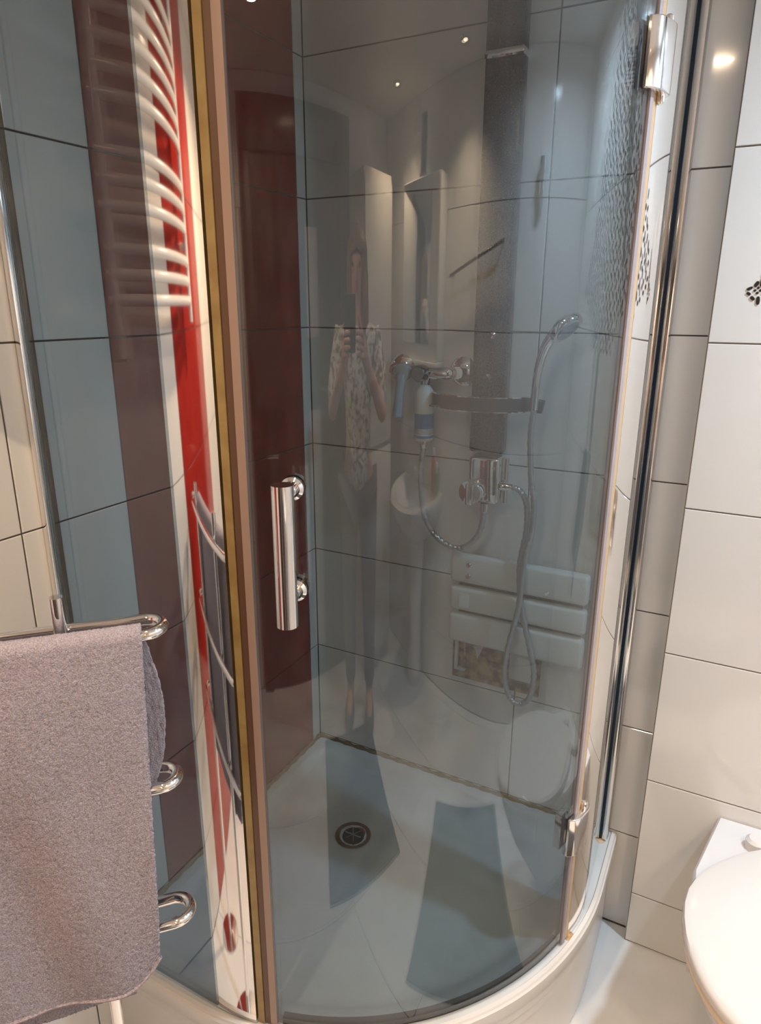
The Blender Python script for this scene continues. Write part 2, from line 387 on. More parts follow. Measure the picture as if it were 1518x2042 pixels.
def post(a0, a1, sag, turn=0):
    """convex half-round chrome post between two angles of the arc"""
    p0, p1 = Vector(arc_pt(a0)), Vector(arc_pt(a1))
    if turn: p1 = p0+Matrix.Rotation(turn, 2) @ (p1-p0)
    mid = (p0+p1)/2; u = (p1-p0); L = u.length; u /= L
    nn = Vector((u.y, -u.x))
    pl = []
    for i in range(25):
        s = i/24*2-1; bulge = sag*(1-s*s)
        pl.append(mid+u*(L/2*s)+nn*(.006+bulge))
    pl += [p1-nn*.012, p0-nn*.012]
    return [(v.x, v.y) for v in pl]
pa0, pa1 = ang_x(.288), ang_x(.372)
pst = prism('post', post(pa0, pa1, .0026, math.radians(-2.5)), ZT+.004, ZG1, CHROME, enc)
qa0, qa1 = math.asin((-.352-CY)/RG), math.asin((-.262-CY)/RG)
pst2 = prism('post', post(qa0, qa1, .003), ZT+.004, ZG1, CHROME, enc)
strip('hinge_gasket', A1+.0065, qa0-.0008, RG-.002, RG+.006, mat('beige_gasket', lin(206, 172, 132), .3), pst2)
lathe('rusty_foot', [(.0, 0), (.012, 0), (.010, .002), (.0, .003)], RUST, pst2, 18, org=(*arc_pt(qa0+.01, RG+.008), ZT+.001))
strip('magnetic_seal', ang_x(.3745), ang_x(.386), RG-.004, RG+.008, GOLD, pst)
strip('rubber_lip', ang_x(.387), ang_x(.397), RG-.004, RG+.006, BROWN, pst)

# ------------------------------------------------------------------ shower door
door = thing('shower_door', 'curved smoked glass shower door with chrome bar handle and hinges', 'shower door')
NA = 40
obj('glass_pane', slab([arc_pt(A0+(A1-A0)*i/NA) for i in range(NA+1)], .006, ZG0+.004, ZG1-.01, 'glass_pane'), SMOKED, door)
strip('magnetic_seal', ang_x(.3975), ang_x(.409), RG-.003, RG+.008, MAUVE, door)
strip('hinge_seal', A1-.010, A1+.006, RG-.003, RG+.009, LILAC, door)
bs = strip('bottom_seal', A0+.02, A1-.01, RG-.014, RG-.001, RUBBER, door, ZT+.002, ZT+.016, 40)
# handle
ga = math.atan2(-.757-CY, .468-CX)
gn = Vector((math.cos(ga), math.sin(ga), 0))
def on_glass(z, off): return Vector((*arc_pt(ga, RG+.006+off), z))
HB = .060
h = obj('handle', tube_me('handle', [on_glass(1.119, HB), on_glass(1.318, HB)], .0148, 28), CHROME, door)
for z in (1.298, 1.147):
    t1 = obj('standoff', tube_me('standoff', [on_glass(z, 0), on_glass(z, HB)], .009, 20), CHROME, h)
    obj('rosette', lathe_me('rosette', [(.0, 0), (.0165, 0), (.0165, .006), (.012, .010), (.0, .010)], 28, gn, on_glass(z, 0)), CHROME, h)
    obj('inner_cap', lathe_me('inner_cap', [(.0, 0), (.017, 0), (.017, -.010), (.013, -.014), (.0, -.014)], 28, gn, on_glass(z, -.0065)), CHROME, h)
# hinges
def hinge(z0, z1, hw_=.036):
    a = A1+.012; n2 = Vector((math.cos(a), math.sin(a), 0)); tg = Vector((-math.sin(a), math.cos(a), 0)); o = Vector((*arc_pt(a, RG+.010), 0))
    pl = []
    for i in range(13):
        s = i/12*2-1; q = o+tg*(hw_*s)+n2*(.012*(1-s**4)); pl.append((q.x, q.y))
    pl += [tuple((o+tg*hw_-n2*.004)[:2]), tuple((o-tg*hw_-n2*.004)[:2])]
    hg = prism('hinge', pl, z0, z1, SATIN, door, .002)
    pl2 = [tuple((o+tg*s*.034-n2*d)[:2]) for s, d in ((-1, .018), (-.1, .018), (-.1, .032), (-1, .032))]
    prism('clamp_plate', pl2, z0+.003, z1-.003, CHROME, hg, .002)
    b = o+tg*.016
    for z, s in ((z0, -1), (z1, 1)):
        lathe('pin', [(.0, 0), (.006, 0), (.006, .009), (.003, .012), (0, .012)], CHROME, hg, 14, (0, 0, s), (b.x, b.y, z))
    for z in (z0+.022, z1-.022):
        q = o+tg*.0355+n2*.002
        lathe('screw', [(.0, 0), (.0025, 0), (.0025, .001), (0, .001)], BLACK, hg, 10, n2, (q.x, q.y, z))
    return hg
hinge(1.825, 1.912)
h2 = hinge(.520, .606)

# ------------------------------------------------------------------ shower column panel
colm = thing('shower_column', 'black speckled shower column on white tiles with chrome diverter', 'shower panel', (.499, 0, 0))
box('panel', (-.043, -.036, 1.212), (.037, -.0005, 2.235), BLACKP, colm, .006)
box('trim_band', (-.0435, -.0372, 2.005), (.0375, -.0005, 2.020), CHROME, colm, .002)
for k, z in enumerate((1.475, 1.385)):
    lathe('jet', [(.0, 0), (.008, 0), (.007, .005), (.0, .007)], CHROME, colm, 16, (0, -1, 0), (.004-.006*k, -.036, z))
dv = box('diverter_body', (-.034, -.062, 1.098), (.042, -.0005, 1.209), CHROME, colm, .010, 3)
tube('side_pipe', [(.047, -.030, 1.10), (.047, -.030, 1.205)], .008, CHROME, colm, 14)
kb = lathe('diverter_knob', [(.0, 0), (.030, 0), (.031, .010), (.027, .022), (.0, .024)], CHROME, colm, 30, (-.12, -1, 0), (-.018, -.060, 1.126))
box('grip', (-.026, -.096, 1.100), (-.008, -.083, 1.150), SATIN, kb, .004)
kb.children[0].rotation_euler = (0, 0, 0)
lathe('outlet_nut', [(.0, 0), (.010, 0), (.010, .016), (.008, .020), (.008, .030), (0, .030)], CHROME, colm, 18, (1, 0, 0), (.042, -.050, 1.143))
lathe('inlet_nut', [(.0, 0), (.011, 0), (.011, .018), (.008, .022), (0, .022)], CHROME, colm, 18, (0, 0, -1), (.010, -.060, 1.100))
# ring shelf
rs = []
RSZ0, RSZ1 = 1.318, 1.347
def band(r0, r1, n=36):
    o_ = []; c0 = (-.018, -.030)
    out = [(c0[0]+r1*math.cos(PI+PI*i/n), c0[1]+.70*r1*math.sin(PI+PI*i/n)) for i in range(n+1)]
    inn = [(c0[0]+r0*math.cos(PI+PI*i/n), c0[1]+.70*r0*math.sin(PI+PI*i/n)) for i in range(n+1)]
    return out+inn[::-1]
shelf = prism('ring_shelf', band(.113, .118), RSZ0, RSZ1, BLACK, colm)
prism('edge_bead', band(.1125, .1190), RSZ1, RSZ1+.0022, SATIN, shelf); prism('edge_bead', band(.1125, .1190), RSZ0-.002, RSZ0, SATIN, shelf)
box('shelf_base', (-.120, -.095, RSZ0+.001), (.085, -.030, RSZ0+.004), mat('dark_shelf_plate', (.05, .05, .055, 1), .3), shelf)
lathe('hand_shower_holder', [(.0, 0), (.014, 0), (.0155, .026), (.0, .026)], BLACK, colm, 18, (.15, 0, 1), (.113, -.052, 1.318))

# hand shower with hose
hs = thing('hand_shower', 'chrome hand shower with grey ribbed hose hanging beside black column', 'hand shower')
hp = smooth_path([(.611, -.066, 1.325), (.613, -.070, 1.365), (.620, -.080, 1.415), (.634, -.090, 1.458), (.656, -.100, 1.490)], 8)
tube('handle', hp, lambda i: .0088+.0035*(i/32)**2, CHROME, hs, 16)
hd = lathe('head', [(.0, -.006), (.016, -.004), (.030, .004), (.036, .012), (.036, .018), (.034, .022), (.0, .022)], CHROME, hs, 32, (.70, -.22, -.68), (.664, -.100, 1.506))
lathe('spray_plate', [(.0, 0), (.026, 0), (.025, .002), (.0, .002)], mat('grey_spray_plate', (.35, .36, .38, 1), .4), hd, 28, (.70, -.22, -.68), Vector((.664, -.100, 1.506))+Vector((.70, -.22, -.68)).normalized()*.022)
HP = [(.611, -.064, 1.325), (.606, -.058, 1.263), (.612, -.054, 1.173), (.622, -.052, 1.117), (.622, -.052, 1.046), (.613, -.055, .971), (.610, -.062, .869), (.589, -.060, .745), (.586, -.056, .669), (.602, -.054, .618), (.625, -.052, .608), (.648, -.050, .631), (.654, -.048, .695), (.640, -.046, .758), (.612, -.044, .857), (.600, -.040, .956), (.606, -.040, 1.043), (.605, -.046, 1.103), (.592, -.050, 1.134), (.572, -.050, 1.143)]
HP = [(x, y-(.014 if z < 1.0 else 0), z) for x, y, z in HP]
hpt = smooth_path(HP, 16)
def ribbed(pts, r, amp=.0006, pitch=2): return lambda i: r+(amp if (i//pitch) % 2 else -amp)
hose_o = tube('hose', hpt, ribbed(hpt, .0068), HOSE, hs, 12)

# ------------------------------------------------------------------ mixer tap, filter, connecting hose
mx = thing('mixer_tap', 'chrome wall mixer tap with pale blue lever above water filter', 'tap', (0, 0, 0))
box('body', (.262, -.066, 1.374), (.420, -.034, 1.404), CHROME, mx, .013, 4)
for x in (.266, .424):
    lathe('rosette', [(.0, 0), (.034, 0), (.034, .004), (.024, .014), (.014, .018), (.014, .045), (0, .045)], CHROME, mx, 32, (0, -1, 0), (x, -.0005, 1.391))
lathe('cartridge_cap', [(.0, 0), (.019, 0), (.019, .020), (.015, .026), (0, .026)], GREYALU, mx, 24, (0, -1, 0), (.345, -.060, 1.389))
lv = lathe('lever', [(.0, 0), (.020, 0), (.022, .008), (.020, .022), (.0, .026)], BLUEGREY, mx, 26, (0, -1, 0), (.302, -.064, 1.389))
tube('lever_arm', smooth_path([(.302, -.082, 1.385), (.301, -.090, 1.34), (.299, -.096, 1.290)], 6), lambda i: .0125-.002*math.sin(i/12*PI), BLUEGREY, lv, 14)
lathe('outlet', [(.0, 0), (.012, 0), (.012, .014), (0, .014)], CHROME, mx, 18, (0, 0, -1), (.350, -.052, 1.376))
fl = thing('water_filter', 'white cylindrical water filter cartridge with blue label under mixer tap', 'filter', (.351, -.058, 0))
lathe('cartridge', [(.0, 1.232), (.018, 1.232), (.0225, 1.237), (.0225, 1.346), (.019, 1.352), (.012, 1.362), (.0, 1.362)], FILTERW, fl, 30)
lathe('label', [(.0226, 1.262), (.0229, 1.262), (.0229, 1.297), (.0226, 1.297)], FILTERB, fl, 30)
lathe('label_stripe', [(.0226, 1.240), (.0229, 1.240), (.0229, 1.246), (.0226, 1.246)], FILTERB, fl, 30)
for i in range(4):
    lathe('print_line', [(.0226, 1.250+.0028*i), (.02285, 1.250+.0028*i), (.02285, 1.2512+.0028*i), (.0226, 1.2512+.0028*i)], mat('grey_print', lin(140, 160, 176), .5), fl, 30)
lathe('outlet_nut', [(.0, 1.214), (.008, 1.214), (.010, 1.218), (.010, 1.232), (0, 1.232)], CHROME, fl, 18)
ch = smooth_path([(.351, -.058, 1.216), (.346, -.058, 1.144), (.358, -.060, 1.051), (.397, -.060, .995), (.456, -.060, .981), (.498, -.060, 1.023), (.509, -.060, 1.079)], 20)
tag(tube('connecting_hose', ch, ribbed(ch, .0070), HOSE, None, 12), 'short grey ribbed hose looping from water filter to shower column', 'hose')

# ------------------------------------------------------------------ folded shower seat
st = thing('folding_shower_seat', 'white slatted folding shower seat fixed to tiles, bottom slat missing', 'shower seat', (0, 0, 0))
for z0, z1 in ((.884, .958), (.810, .872), (.722, .799)):
    s = box('slat', (.424, -.046, z0), (.758, -.018, z1), SEATP, st, .010, 3)
box('back_plate', (.440, -.018, .735), (.745, -.0005, .94), mat('seat_gap_shade', (.10, .09, .07, 1), .7), st)  # backing plate with the shade between slats put into its colour
box('label_patch', (.452, -.0475, .822), (.476, -.0455, .858), FILTERW, st)
for z in (.935, .905): lathe('screw_cap', [(.0, 0), (.007, 0), (.005, .003), (.0, .003)], CHROME, st, 14, (0, -1, 0), (.472, -.046, z))
lathe('screw_cap', [(.0, 0), (.006, 0), (.004, .003), (.0, .003)], CHROME, st, 14, (0, -1, 0), (.665, -.046, .90))
pt = box('bare_patch', (.424, -.004, .600), (.655, .0, .720), PATCH, st)
box('bracket', (.432, -.014, .632), (.441, -.003, .716), SEATP, pt, .002); box('bracket', (.432, -.014, .625), (.462, -.003, .634), SEATP, pt, .002); box('bracket', (.455, -.014, .632), (.463, -.003, .716), PATCH, pt, .002)
sv = [(.478, -.006, .700), (.510, -.012, .708), (.492, -.008, .668), (.486, -.005, .690)]
obj('torn_strip', pyd('torn_strip', sv+[(x, y+.003, z) for x, y, z in sv], [(0, 1, 2, 3), (4, 5, 6, 7), (0, 1, 5, 4), (1, 2, 6, 5), (2, 3, 7, 6), (3, 0, 4, 7)]), SEATP, pt)
box('broken_slat_end', (.580, -.020, .640), (.640, -.004, .712), SEATP, pt, .004)
tube('hinge_rod', [(.445, -.014, .720), (.745, -.014, .735)], .005, RUST, st, 10)

# ------------------------------------------------------------------ toilet
TX = 1.228; TY = BOXY
toi = thing('wall_hung_toilet', 'white wall-hung toilet with closed lid on beige-lit tiled boxing', 'toilet', (TX, TY, 0))
def egg(wd, y0, y1, back, n=40, flat=.0):
    """seat outline in plan: narrow round back at y0, wide middle, round front at y1 (y negative forward)"""
    pts = []
    for i in range(n):
        a = 2*PI*i/n; s = math.sin(a); c = math.cos(a)
        yc = (y0+y1)/2; hl = (y0-y1)/2
        y = yc+hl*s
        t = (y0-y)/(y0-y1)
        x = wd*(abs(c)**.86)*(1 if c >= 0 else -1)
        if s > 0: x *= (1-back*s*s)
        pts.append((x, y))
    return pts
def loft(name, rings, m, parent, smooth=True):
    k = len(rings[0][0]); vs = []; fs = []
    for pl, z in rings: vs += [(x, y, z) for x, y in pl]
    for i in range(len(rings)-1):
        for j in range(k): fs.append((i*k+j, i*k+(j+1) % k, (i+1)*k+(j+1) % k, (i+1)*k+j))
    fs += [tuple(range(k))[::-1], tuple((len(rings)-1)*k+j for j in range(k))]
    return obj(name, autosmooth(pyd(name, vs, fs), 45), m, parent)
def sc_(pl, s, oy=-.26): return [(x*s, oy+(y-oy)*s) for x, y in pl]
def pan(wd, wb_, y1, n=40):
    """ceramic pan outline: flat against the wall, flaring out and rounded at the front"""
    pts = []; hl = -y1
    for i in range(n):
        t = i/(n-1)*2-1
        a = t*PI/2
        y = y1*math.cos(a)**.62; 
        xx = math.sin(a)
        f = min(1, (-y)/hl)
        wid = wb_+(wd-wb_)*min(1, f*1.9)
        pts.append((wid*(abs(xx)**.9)*(1 if xx > 0 else -1) if abs(t) < .999 else wb_*t, y if abs(t) < .999 else -.0005))
    return pts
pn = pan(.184, .142, -.525)
loft('pan', [([(x*.62, y*.55) for x, y in pn], .10), ([(x*.70, y*.66) for x, y in pn], .16), ([(x*.86, y*.85) for x, y in pn], .26), ([(x*.97, y*.97) for x, y in pn], .36), (pn, .418), ([(x*.985, y*.99) for x, y in pn], .4245)], CERAMIC, toi)
loft('rear_deck', [([(-.138, -.001), (.138, -.001), (.176, -.19), (.170, -.34), (-.170, -.34), (-.176, -.19)], .34), ([(-.144, -.001), (.144, -.001), (.182, -.19), (.176, -.34), (-.176, -.34), (-.182, -.19)], .415), ([(-.142, -.001), (.142, -.001), (.180, -.19), (.174, -.34), (-.174, -.34), (-.180, -.19)], .438), ([(-.137, -.004), (.137, -.004), (.175, -.19), (.169, -.335), (-.169, -.335), (-.175, -.19)], .444)], CERAMIC, toi)
ol = egg(.190, -.075, -.545, .40)
loft('seat_ring', [(sc_(ol, .985), .4255), (ol, .430), (ol, .440), (sc_(ol, .99), .443)], BUMPER, toi)
ol2 = egg(.192, -.070, -.548, .40)
loft('lid', [(sc_(ol2, .985), .4445), (ol2, .449), (ol2, .460), (sc_(ol2, .985), .466), (sc_(ol2, .93), .4695), (sc_(ol2, .5), .472), (sc_(ol2, .05), .4725)], LIDM, toi)
for sx in (-.070, .070):
    lathe('hinge_cap', [(.0, 0), (.020, 0), (.020, .020), (.014, .026), (0, .026)], LIDM, toi, 22, (0, 0, 1), (sx, -.070, .444))
tag(box('flush_plate', (TX-.12, BOXY-.008, 1.00), (TX+.12, BOXY-.0005, 1.14), SATIN, None, .003), 'wide flat chrome flush plate on tiles above the toilet', 'flush plate')

# ------------------------------------------------------------------ wall decal above the toilet
DCX = 1.42
def wdec(z):
    tab = [(.74, .03), (.80, .035), (.82, .075), (1.12, .085), (1.18, .03), (1.40, .035), (1.42, .13), (1.50, .20), (1.567, .44), (1.66, .36), (1.75, .30), (1.9, .22), (2.1, .15), (2.24, .10)]
    for (a, wa), (b, wb2) in zip(tab, tab[1:]):
        if a <= z <= b: return wa+(wb2-wa)*(z-a)/(b-a)
    return 0
bmd = bmesh.new()
def dash(cx, cz, lx, lz, ang, y=BOXY-.0006):
    n_ = 10; ca, sa = math.cos(ang), math.sin(ang); pts = []
    for i in range(n_):
        a = 2*PI*i/n_; px = lx*(abs(math.cos(a))**.7)*(1 if math.cos(a) > 0 else -1); pz = lz*(abs(math.sin(a))**.7)*(1 if math.sin(a) > 0 else -1)
        pts.append((cx+px*ca-pz*sa, cz+px*sa+pz*ca))
    v0 = [bmd.verts.new((x, y-.0008, z)) for x, z in pts]; v1 = [bmd.verts.new((x, y+.0008, z)) for x, z in pts]
    bmd.faces.new(v0)
    for i in range(n_): bmd.faces.new((v0[i], v1[i], v1[(i+1) % n_], v0[(i+1) % n_]))
def poly(pts, y=BOXY-.0006):
    v0 = [bmd.verts.new((x, y-.0008, z)) for x, z in pts]; v1 = [bmd.verts.new((x, y+.0008, z)) for x, z in pts]
    bmd.faces.new(v0)
    for i in range(len(pts)): bmd.faces.new((v0[i], v1[i], v1[(i+1) % len(pts)], v0[(i+1) % len(pts)]))
# left corner of the ornament, as seen
for (cx, cz, lx, lz, an) in [(.9868, 1.5690, .0052, .0026, .45), (.9862, 1.5600, .0040, .0026, -.55), (.9970, 1.5765, .0032, .0055, -.45), (.9935, 1.5520, .0045, .0030, -.75), (.9955, 1.5655, .0022, .0022, .78), (1.0005, 1.5700, .0022, .0022, .78), (.9998, 1.5610, .0022, .0022, .78), (1.0045, 1.5655, .0022, .0022, .78), (1.0055, 1.5800, .0032, .0085, -.06), (1.0030, 1.5480, .0032, .0075, .06), (1.0095, 1.5700, .0022, .0022, .78), (1.0095, 1.5610, .0022, .0022, .78)]:
    dash(cx, cz, lx, lz, an)
poly([(1.0030, 1.590), (1.0115, 1.590), (1.0135, 1.645), (1.0110, 1.645)])
drnd = random.Random(5); st_ = .0225; zz = 1.43; row = 0
while zz < 2.23:
    hw = wdec(zz); k = int(hw/st_)
    for i in range(-k, k+1):
        x = DCX+(i+(.5 if row % 2 else 0))*st_
        if x < 1.016 or abs(x-DCX) > hw or x > XR-.02: continue
        zj = zz+.0112*(i % 2)+drnd.uniform(-.004, .004); pk = drnd.random()
        if pk < .4: dash(x, zj, .0048, .0100, drnd.uniform(-.3, .3))
        elif pk < .6: dash(x, zj, .0085, .0048, drnd.uniform(-.5, .5))
        else: dash(x, zj, .0062, .0062, .78)
    zz += .0225; row += 1
poly([(DCX+.012, 1.43), (DCX+.05, 1.42), (DCX+.05, 1.17), (DCX+.012, 1.17)])
poly([(DCX+.0, 1.165), (DCX+.13, 1.165), (DCX+.20, .84), (DCX+.10, .80), (DCX+.03, .95)])
poly([(DCX+.10, .795), (DCX+.15, .80), (DCX+.14, .72), (DCX+.11, .72)])
poly([(1.27, 2.25), (1.40, 2.25), (1.33, 1.95), (1.25, 1.62), (1.235, 1.62), (1.27, 1.95)])
med = bpy.data.meshes.new('wall_decal'); bmesh.ops.recalc_face_normals(bmd, faces=bmd.faces); bmd.to_mesh(med); bmd.free()
tag(obj('wall_decal', med, INK), 'black lattice ornament decal on white tiles above the toilet', 'wall decal')

# ------------------------------------------------------------------ towel stand and towel
TIP = Vector((.372, -.928)); BD = Vector((-.690, -.724)).normalized(); BN = Vector((-BD.y, BD.x))   # BN points towards the camera
if BN.dot(Vector((1, -1))) < 0: BN = -BN
LLEN, LW = .46, .046
stand = thing('towel_stand', 'chrome towel stand with three stacked loops beside shower', 'towel stand')
def P2(s, t, z): q = TIP+BD*s+BN*t; return (q.x, q.y, z)
LOOPS = [1.139, .908, .672]
for z in LOOPS:
    pts = []
    r = LW/2
    for i in range(11):
        a = PI/2+PI*i/10; pts.append(P2(r+r*math.cos(a), r*math.sin(a)*-1, z))
    for k in range(1, 12): pts.append(P2(r+(LLEN-2*r)*k/12, r, z))
    for i in range(11):
        a = PI/2-PI*i/10; pts.append(P2(LLEN-r+r*math.cos(a), r*math.sin(a), z))
    for k in range(1, 12): pts.append(P2(LLEN-r-(LLEN-2*r)*k/12, -r, z))
    tube('loop', pts, .0082, CHROME, stand, 16, True)
for s in (.122, .36):
    pl = obj('pole', tube_me('pole', [P2(s, -.007, .012), P2(s, -.007, 1.192)], .0085, 18), CHROME, stand)
    b = P2(s, -.008, 0)
    lathe('foot', [(.0, .0015), (.060, .0015), (.060, .006), (.012, .012), (.0, .012)], CHROME, pl, 30, org=b)
# towel: a sheet folded over the front bar of the top loop
def towel_me(s0, s1, zf, zb, seed):
    rnd = random.Random(seed); zt = LOOPS[0]; r = .0125; t0 = LW/2
    path = []
    N1, N2 = 260, 110
    for i in range(N2+1):
        f = 1-i/N2; path.append((-r-.004*math.sin(f*PI), zt-(zt-zb)*f, -1))
    for i in range(1, 12):
        a = PI-PI*i/12; path.append((r*math.cos(a), zt+r*math.sin(a), 0))
    for i in range(N1+1):
        f = i/N1; path.append((r+.010*math.sin(f*2.2), zt-(zt-zf)*f, 1))
    NS = 220; vs = []; fs = []
    L = len(path)
    for k in range(NS+1):
        u = k/NS
        for (off, z, side) in path:
            dz = max(0, zt-z); s = s0+(s1-s0)*u
            # the outer edge drifts a little as it hangs, corners droop and round off
            if side >= 0: s += (.020*dz/.5)*(1-u); 
            else: s += (-.018*math.sin(min(1, dz/.24)*PI)+.16*max(0, dz-.20))*(1-u)
            wav = .007*math.sin(u*7+dz*3)*min(1, dz*4)+.004*math.sin(u*4.1-dz*11)*min(1, dz*5)+.003*math.sin(u*17+dz*9)*min(1, dz*3)
            zz = z
            if side > 0 and u < .16 and dz > .40: zz += .045*((.16-u)/.16)**2*((dz-.40)/(zt-zf-.40))
            if side > 0: zz -= .012*u*dz
            j = .0007
            o = off+(wav if side > 0 else -wav*.4)
            q = TIP+BD*s+BN*(t0+o)
            vs.append((q.x+rnd.uniform(-j, j), q.y+rnd.uniform(-j, j), zz+rnd.uniform(-j, j)))
    for k in range(NS):
        for i in range(L-1): fs.append((k*L+i, k*L+i+1, (k+1)*L+i+1, (k+1)*L+i))
    return pyd('towel', vs, fs, True)
tw = thing('towel', 'lilac-grey terry towel folded over top loop of chrome stand', 'towel')
cl = obj('cloth', towel_me(.026, .415, .600, .545, 3), TOWEL, tw)
sm = cl.modifiers.new('thick', 'SOLIDIFY'); sm.thickness = .0055; sm.offset = 0
# hem along the front bottom edge
me0 = cl.data; Lp = 111+11+261; hem = []
for k in range(0, 221, 10): hem.append(me0.vertices[k*Lp+Lp-1].co.copy())
tube('hem', smooth_path(hem, 3), .0042, mat('hem_terry', lin(196, 184, 192), .95, noise=(300, lin(168, 156, 162), .4, .6), bump=(900, .8), spec=.1), tw, 8)

# ------------------------------------------------------------------ towel radiator on wall_left
rad = thing('towel_radiator', 'white tubular towel radiator on tiles above the chrome towel stand', 'radiator', (0, 0, 0))
RY0, RY1 = -.94, -1.46
for y in (RY0-.012, RY1+.012): tube('collector', [(.055, y, 1.50), (.055, y, 2.22)], .014, RADW, rad, 16)
zr = [1.545, 1.585, 1.625, 1.690, 1.730, 1.770, 1.850, 1.890, 1.930, 1.970, 2.010, 2.050, 2.130, 2.170, 2.205]
for z in zr:
    tube('bar', smooth_path([(.055, RY0, z), (.082, RY0-.10, z), (.092, (RY0+RY1)/2, z), (.082, RY1+.10, z), (.055, RY1, z)], 6), .0105, RADW, rad, 12)
for y in (RY0-.012, RY1+.012):
    for z in (1.66, 2.09): tube('bracket', [(.001, y, z), (.055, y, z)], .009, RADW, rad, 10)
lathe('valve', [(.0, 0), (.016, 0), (.016, .05), (.010, .056), (0, .056)], RADW, rad, 16, (0, 0, -1), (.055, RY0-.012, 1.50))

# ------------------------------------------------------------------ washbasin side of the room (seen mirrored in the glass)
mc = thing('mirror_cabinet', 'white bathroom cabinet with tall mirror door above washbasin', 'cabinet', (XR-.0005, -1.72, 0))
box('body', (-.13, -.24, 1.34), (0, .24, 1.96), LACQ, mc, .004); 
md = box('mirror_door', (-.137, -.235, 1.40), (-.1305, .14, 1.955), MIRROR, mc, .002); box('open_shelf_back', (-.134, .15, 1.40), (-.1305, .235, 1.95), LACQ_SHADE, mc)
box('bottom_shelf', (-.15, -.24, 1.32), (0, .24, 1.34), LACQ, mc, .003)
lp = thing('mirror_lamp', 'small chrome arm lamp above the mirror cabinet', 'lamp', (XR-.10, -1.72, 1.96))
box('base', (-.03, -.03, .0), (.03, .03, .012), CHROME, lp, .003); box('stem', (-.012, -.03, .012), (.012, .03, .20), BLACK, lp, .004)
tube('arm', smooth_path([(0, 0, .19), (-.03, 0, .23), (-.07, 0, .225), (-.085, 0, .19)], 6), .004, CHROME, lp, 8)
lathe('shade', [(.0, 0), (.02, 0), (.035, -.03), (.036, -.075), (.033, -.075), (.02, -.005), (0, -.004)], CHROME, lp, 24, org=(-.085, 0, .195))
wbn = thing('washbasin', 'white ceramic washbasin on the wall under the mirror cabinet', 'washbasin', (XR, -1.72, 0))
bp_ = [(-.44*math.sin(PI*i/24)**.8, .29*math.cos(PI*i/24)) for i in range(25)]
bp_[0] = (-.001, .29); bp_[-1] = (-.001, -.29)
loft('bowl', [([(x*.35-.001, y*.3) for x, y in bp_], .62), ([(x*.75, y*.75) for x, y in bp_], .70), ([(x*.98, y*.98) for x, y in bp_], .80), (bp_, .83), ([(x*.97, y*.98) for x, y in bp_], .845), ([(x*.80-.03, y*.78) for x, y in bp_], .838), ([(x*.5-.09, y*.5) for x, y in bp_], .74)], CERAMIC, wbn)
loft('pedestal', [([(-.10+.09*math.cos(2*PI*i/20)*.9, .09*math.sin(2*PI*i/20)) for i in range(20)], .001), ([(-.10+.07*math.cos(2*PI*i/20), .07*math.sin(2*PI*i/20)) for i in range(20)], .35), ([(-.11+.09*math.cos(2*PI*i/20), .10*math.sin(2*PI*i/20)) for i in range(20)], .64)], CERAMIC, wbn)
tube('tap', smooth_path([(-.05, 0, .84), (-.05, 0, .93), (-.09, 0, .955), (-.15, 0, .93)], 6), .011, CHROME, wbn, 14)
for (dy, hh, m, lab) in ((.18, .17, PINK, 'pink plastic bottle on the washbasin rim'), (.225, .12, GREEN, 'green plastic bottle on the washbasin rim')):
    b = thing('bottle', lab, 'bottle', (XR-.045, -1.72+dy, .846))
    lathe('body', [(.0, 0), (.020, 0), (.022, .006), (.022, hh*.7), (.010, hh*.82), (.010, hh*.84), (0, hh*.84)], m, b, 20); lathe('cap', [(.0, hh*.84), (.012, hh*.84), (.012, hh), (0, hh)], FILTERW, b, 16)
tc = thing('tall_cabinet', 'tall narrow white bathroom cabinet in the corner by the door', 'cabinet', (1.665, YB, 0))
box('body', (-.16, .001, .06), (.22, .28, 2.0), LACQ_SHADE, tc, .004)
for z0, z1 in ((.09, .98), (1.0, 1.97)):
    d = box('cabinet_door', (-.155, .281, z0), (.215, .299, z1), LACQ, tc, .003); tube('handle', [(-.12, .300, z0+.3), (-.12, .325, z0+.3), (-.12, .325, z0+.42), (-.12, .300, z0+.42)], .005, CHROME, d, 10)
box('plinth', (-.15, .001, .001), (.21, .25, .06), LACQ_SHADE, tc)
rl = thing('towel_rail', 'thin dark towel rail on the right tiled wall', 'towel rail', (XR, -1.1, 1.66))
tube('bar', [(-.06, -.30, -.03), (-.06, .25, .07)], .007, GREYALU, rl, 10)
for y, z in ((-.28, -.026), (.23, .066)): tube('bracket', [(-.001, y, z), (-.06, y, z)], .006, GREYALU, rl, 10)
cu = thing('tumbler_holder', 'small chrome tumbler in a ring holder on right tiled wall', 'tumbler', (XR, -.53, 1.85))
lathe('tumbler', [(.0, 0), (.028, 0), (.033, .10), (.030, .10), (.026, .004), (0, .004)], CHROME, cu, 22, org=(-.055, 0, 0)); tube('ring', [(-.055+.036*math.cos(2*PI*i/20), .036*math.sin(2*PI*i/20), .06) for i in range(20)], .004, CHROME, cu, 8, True); tube('arm', [(-.001, 0, .06), (-.020, 0, .06)], .006, CHROME, cu, 8)
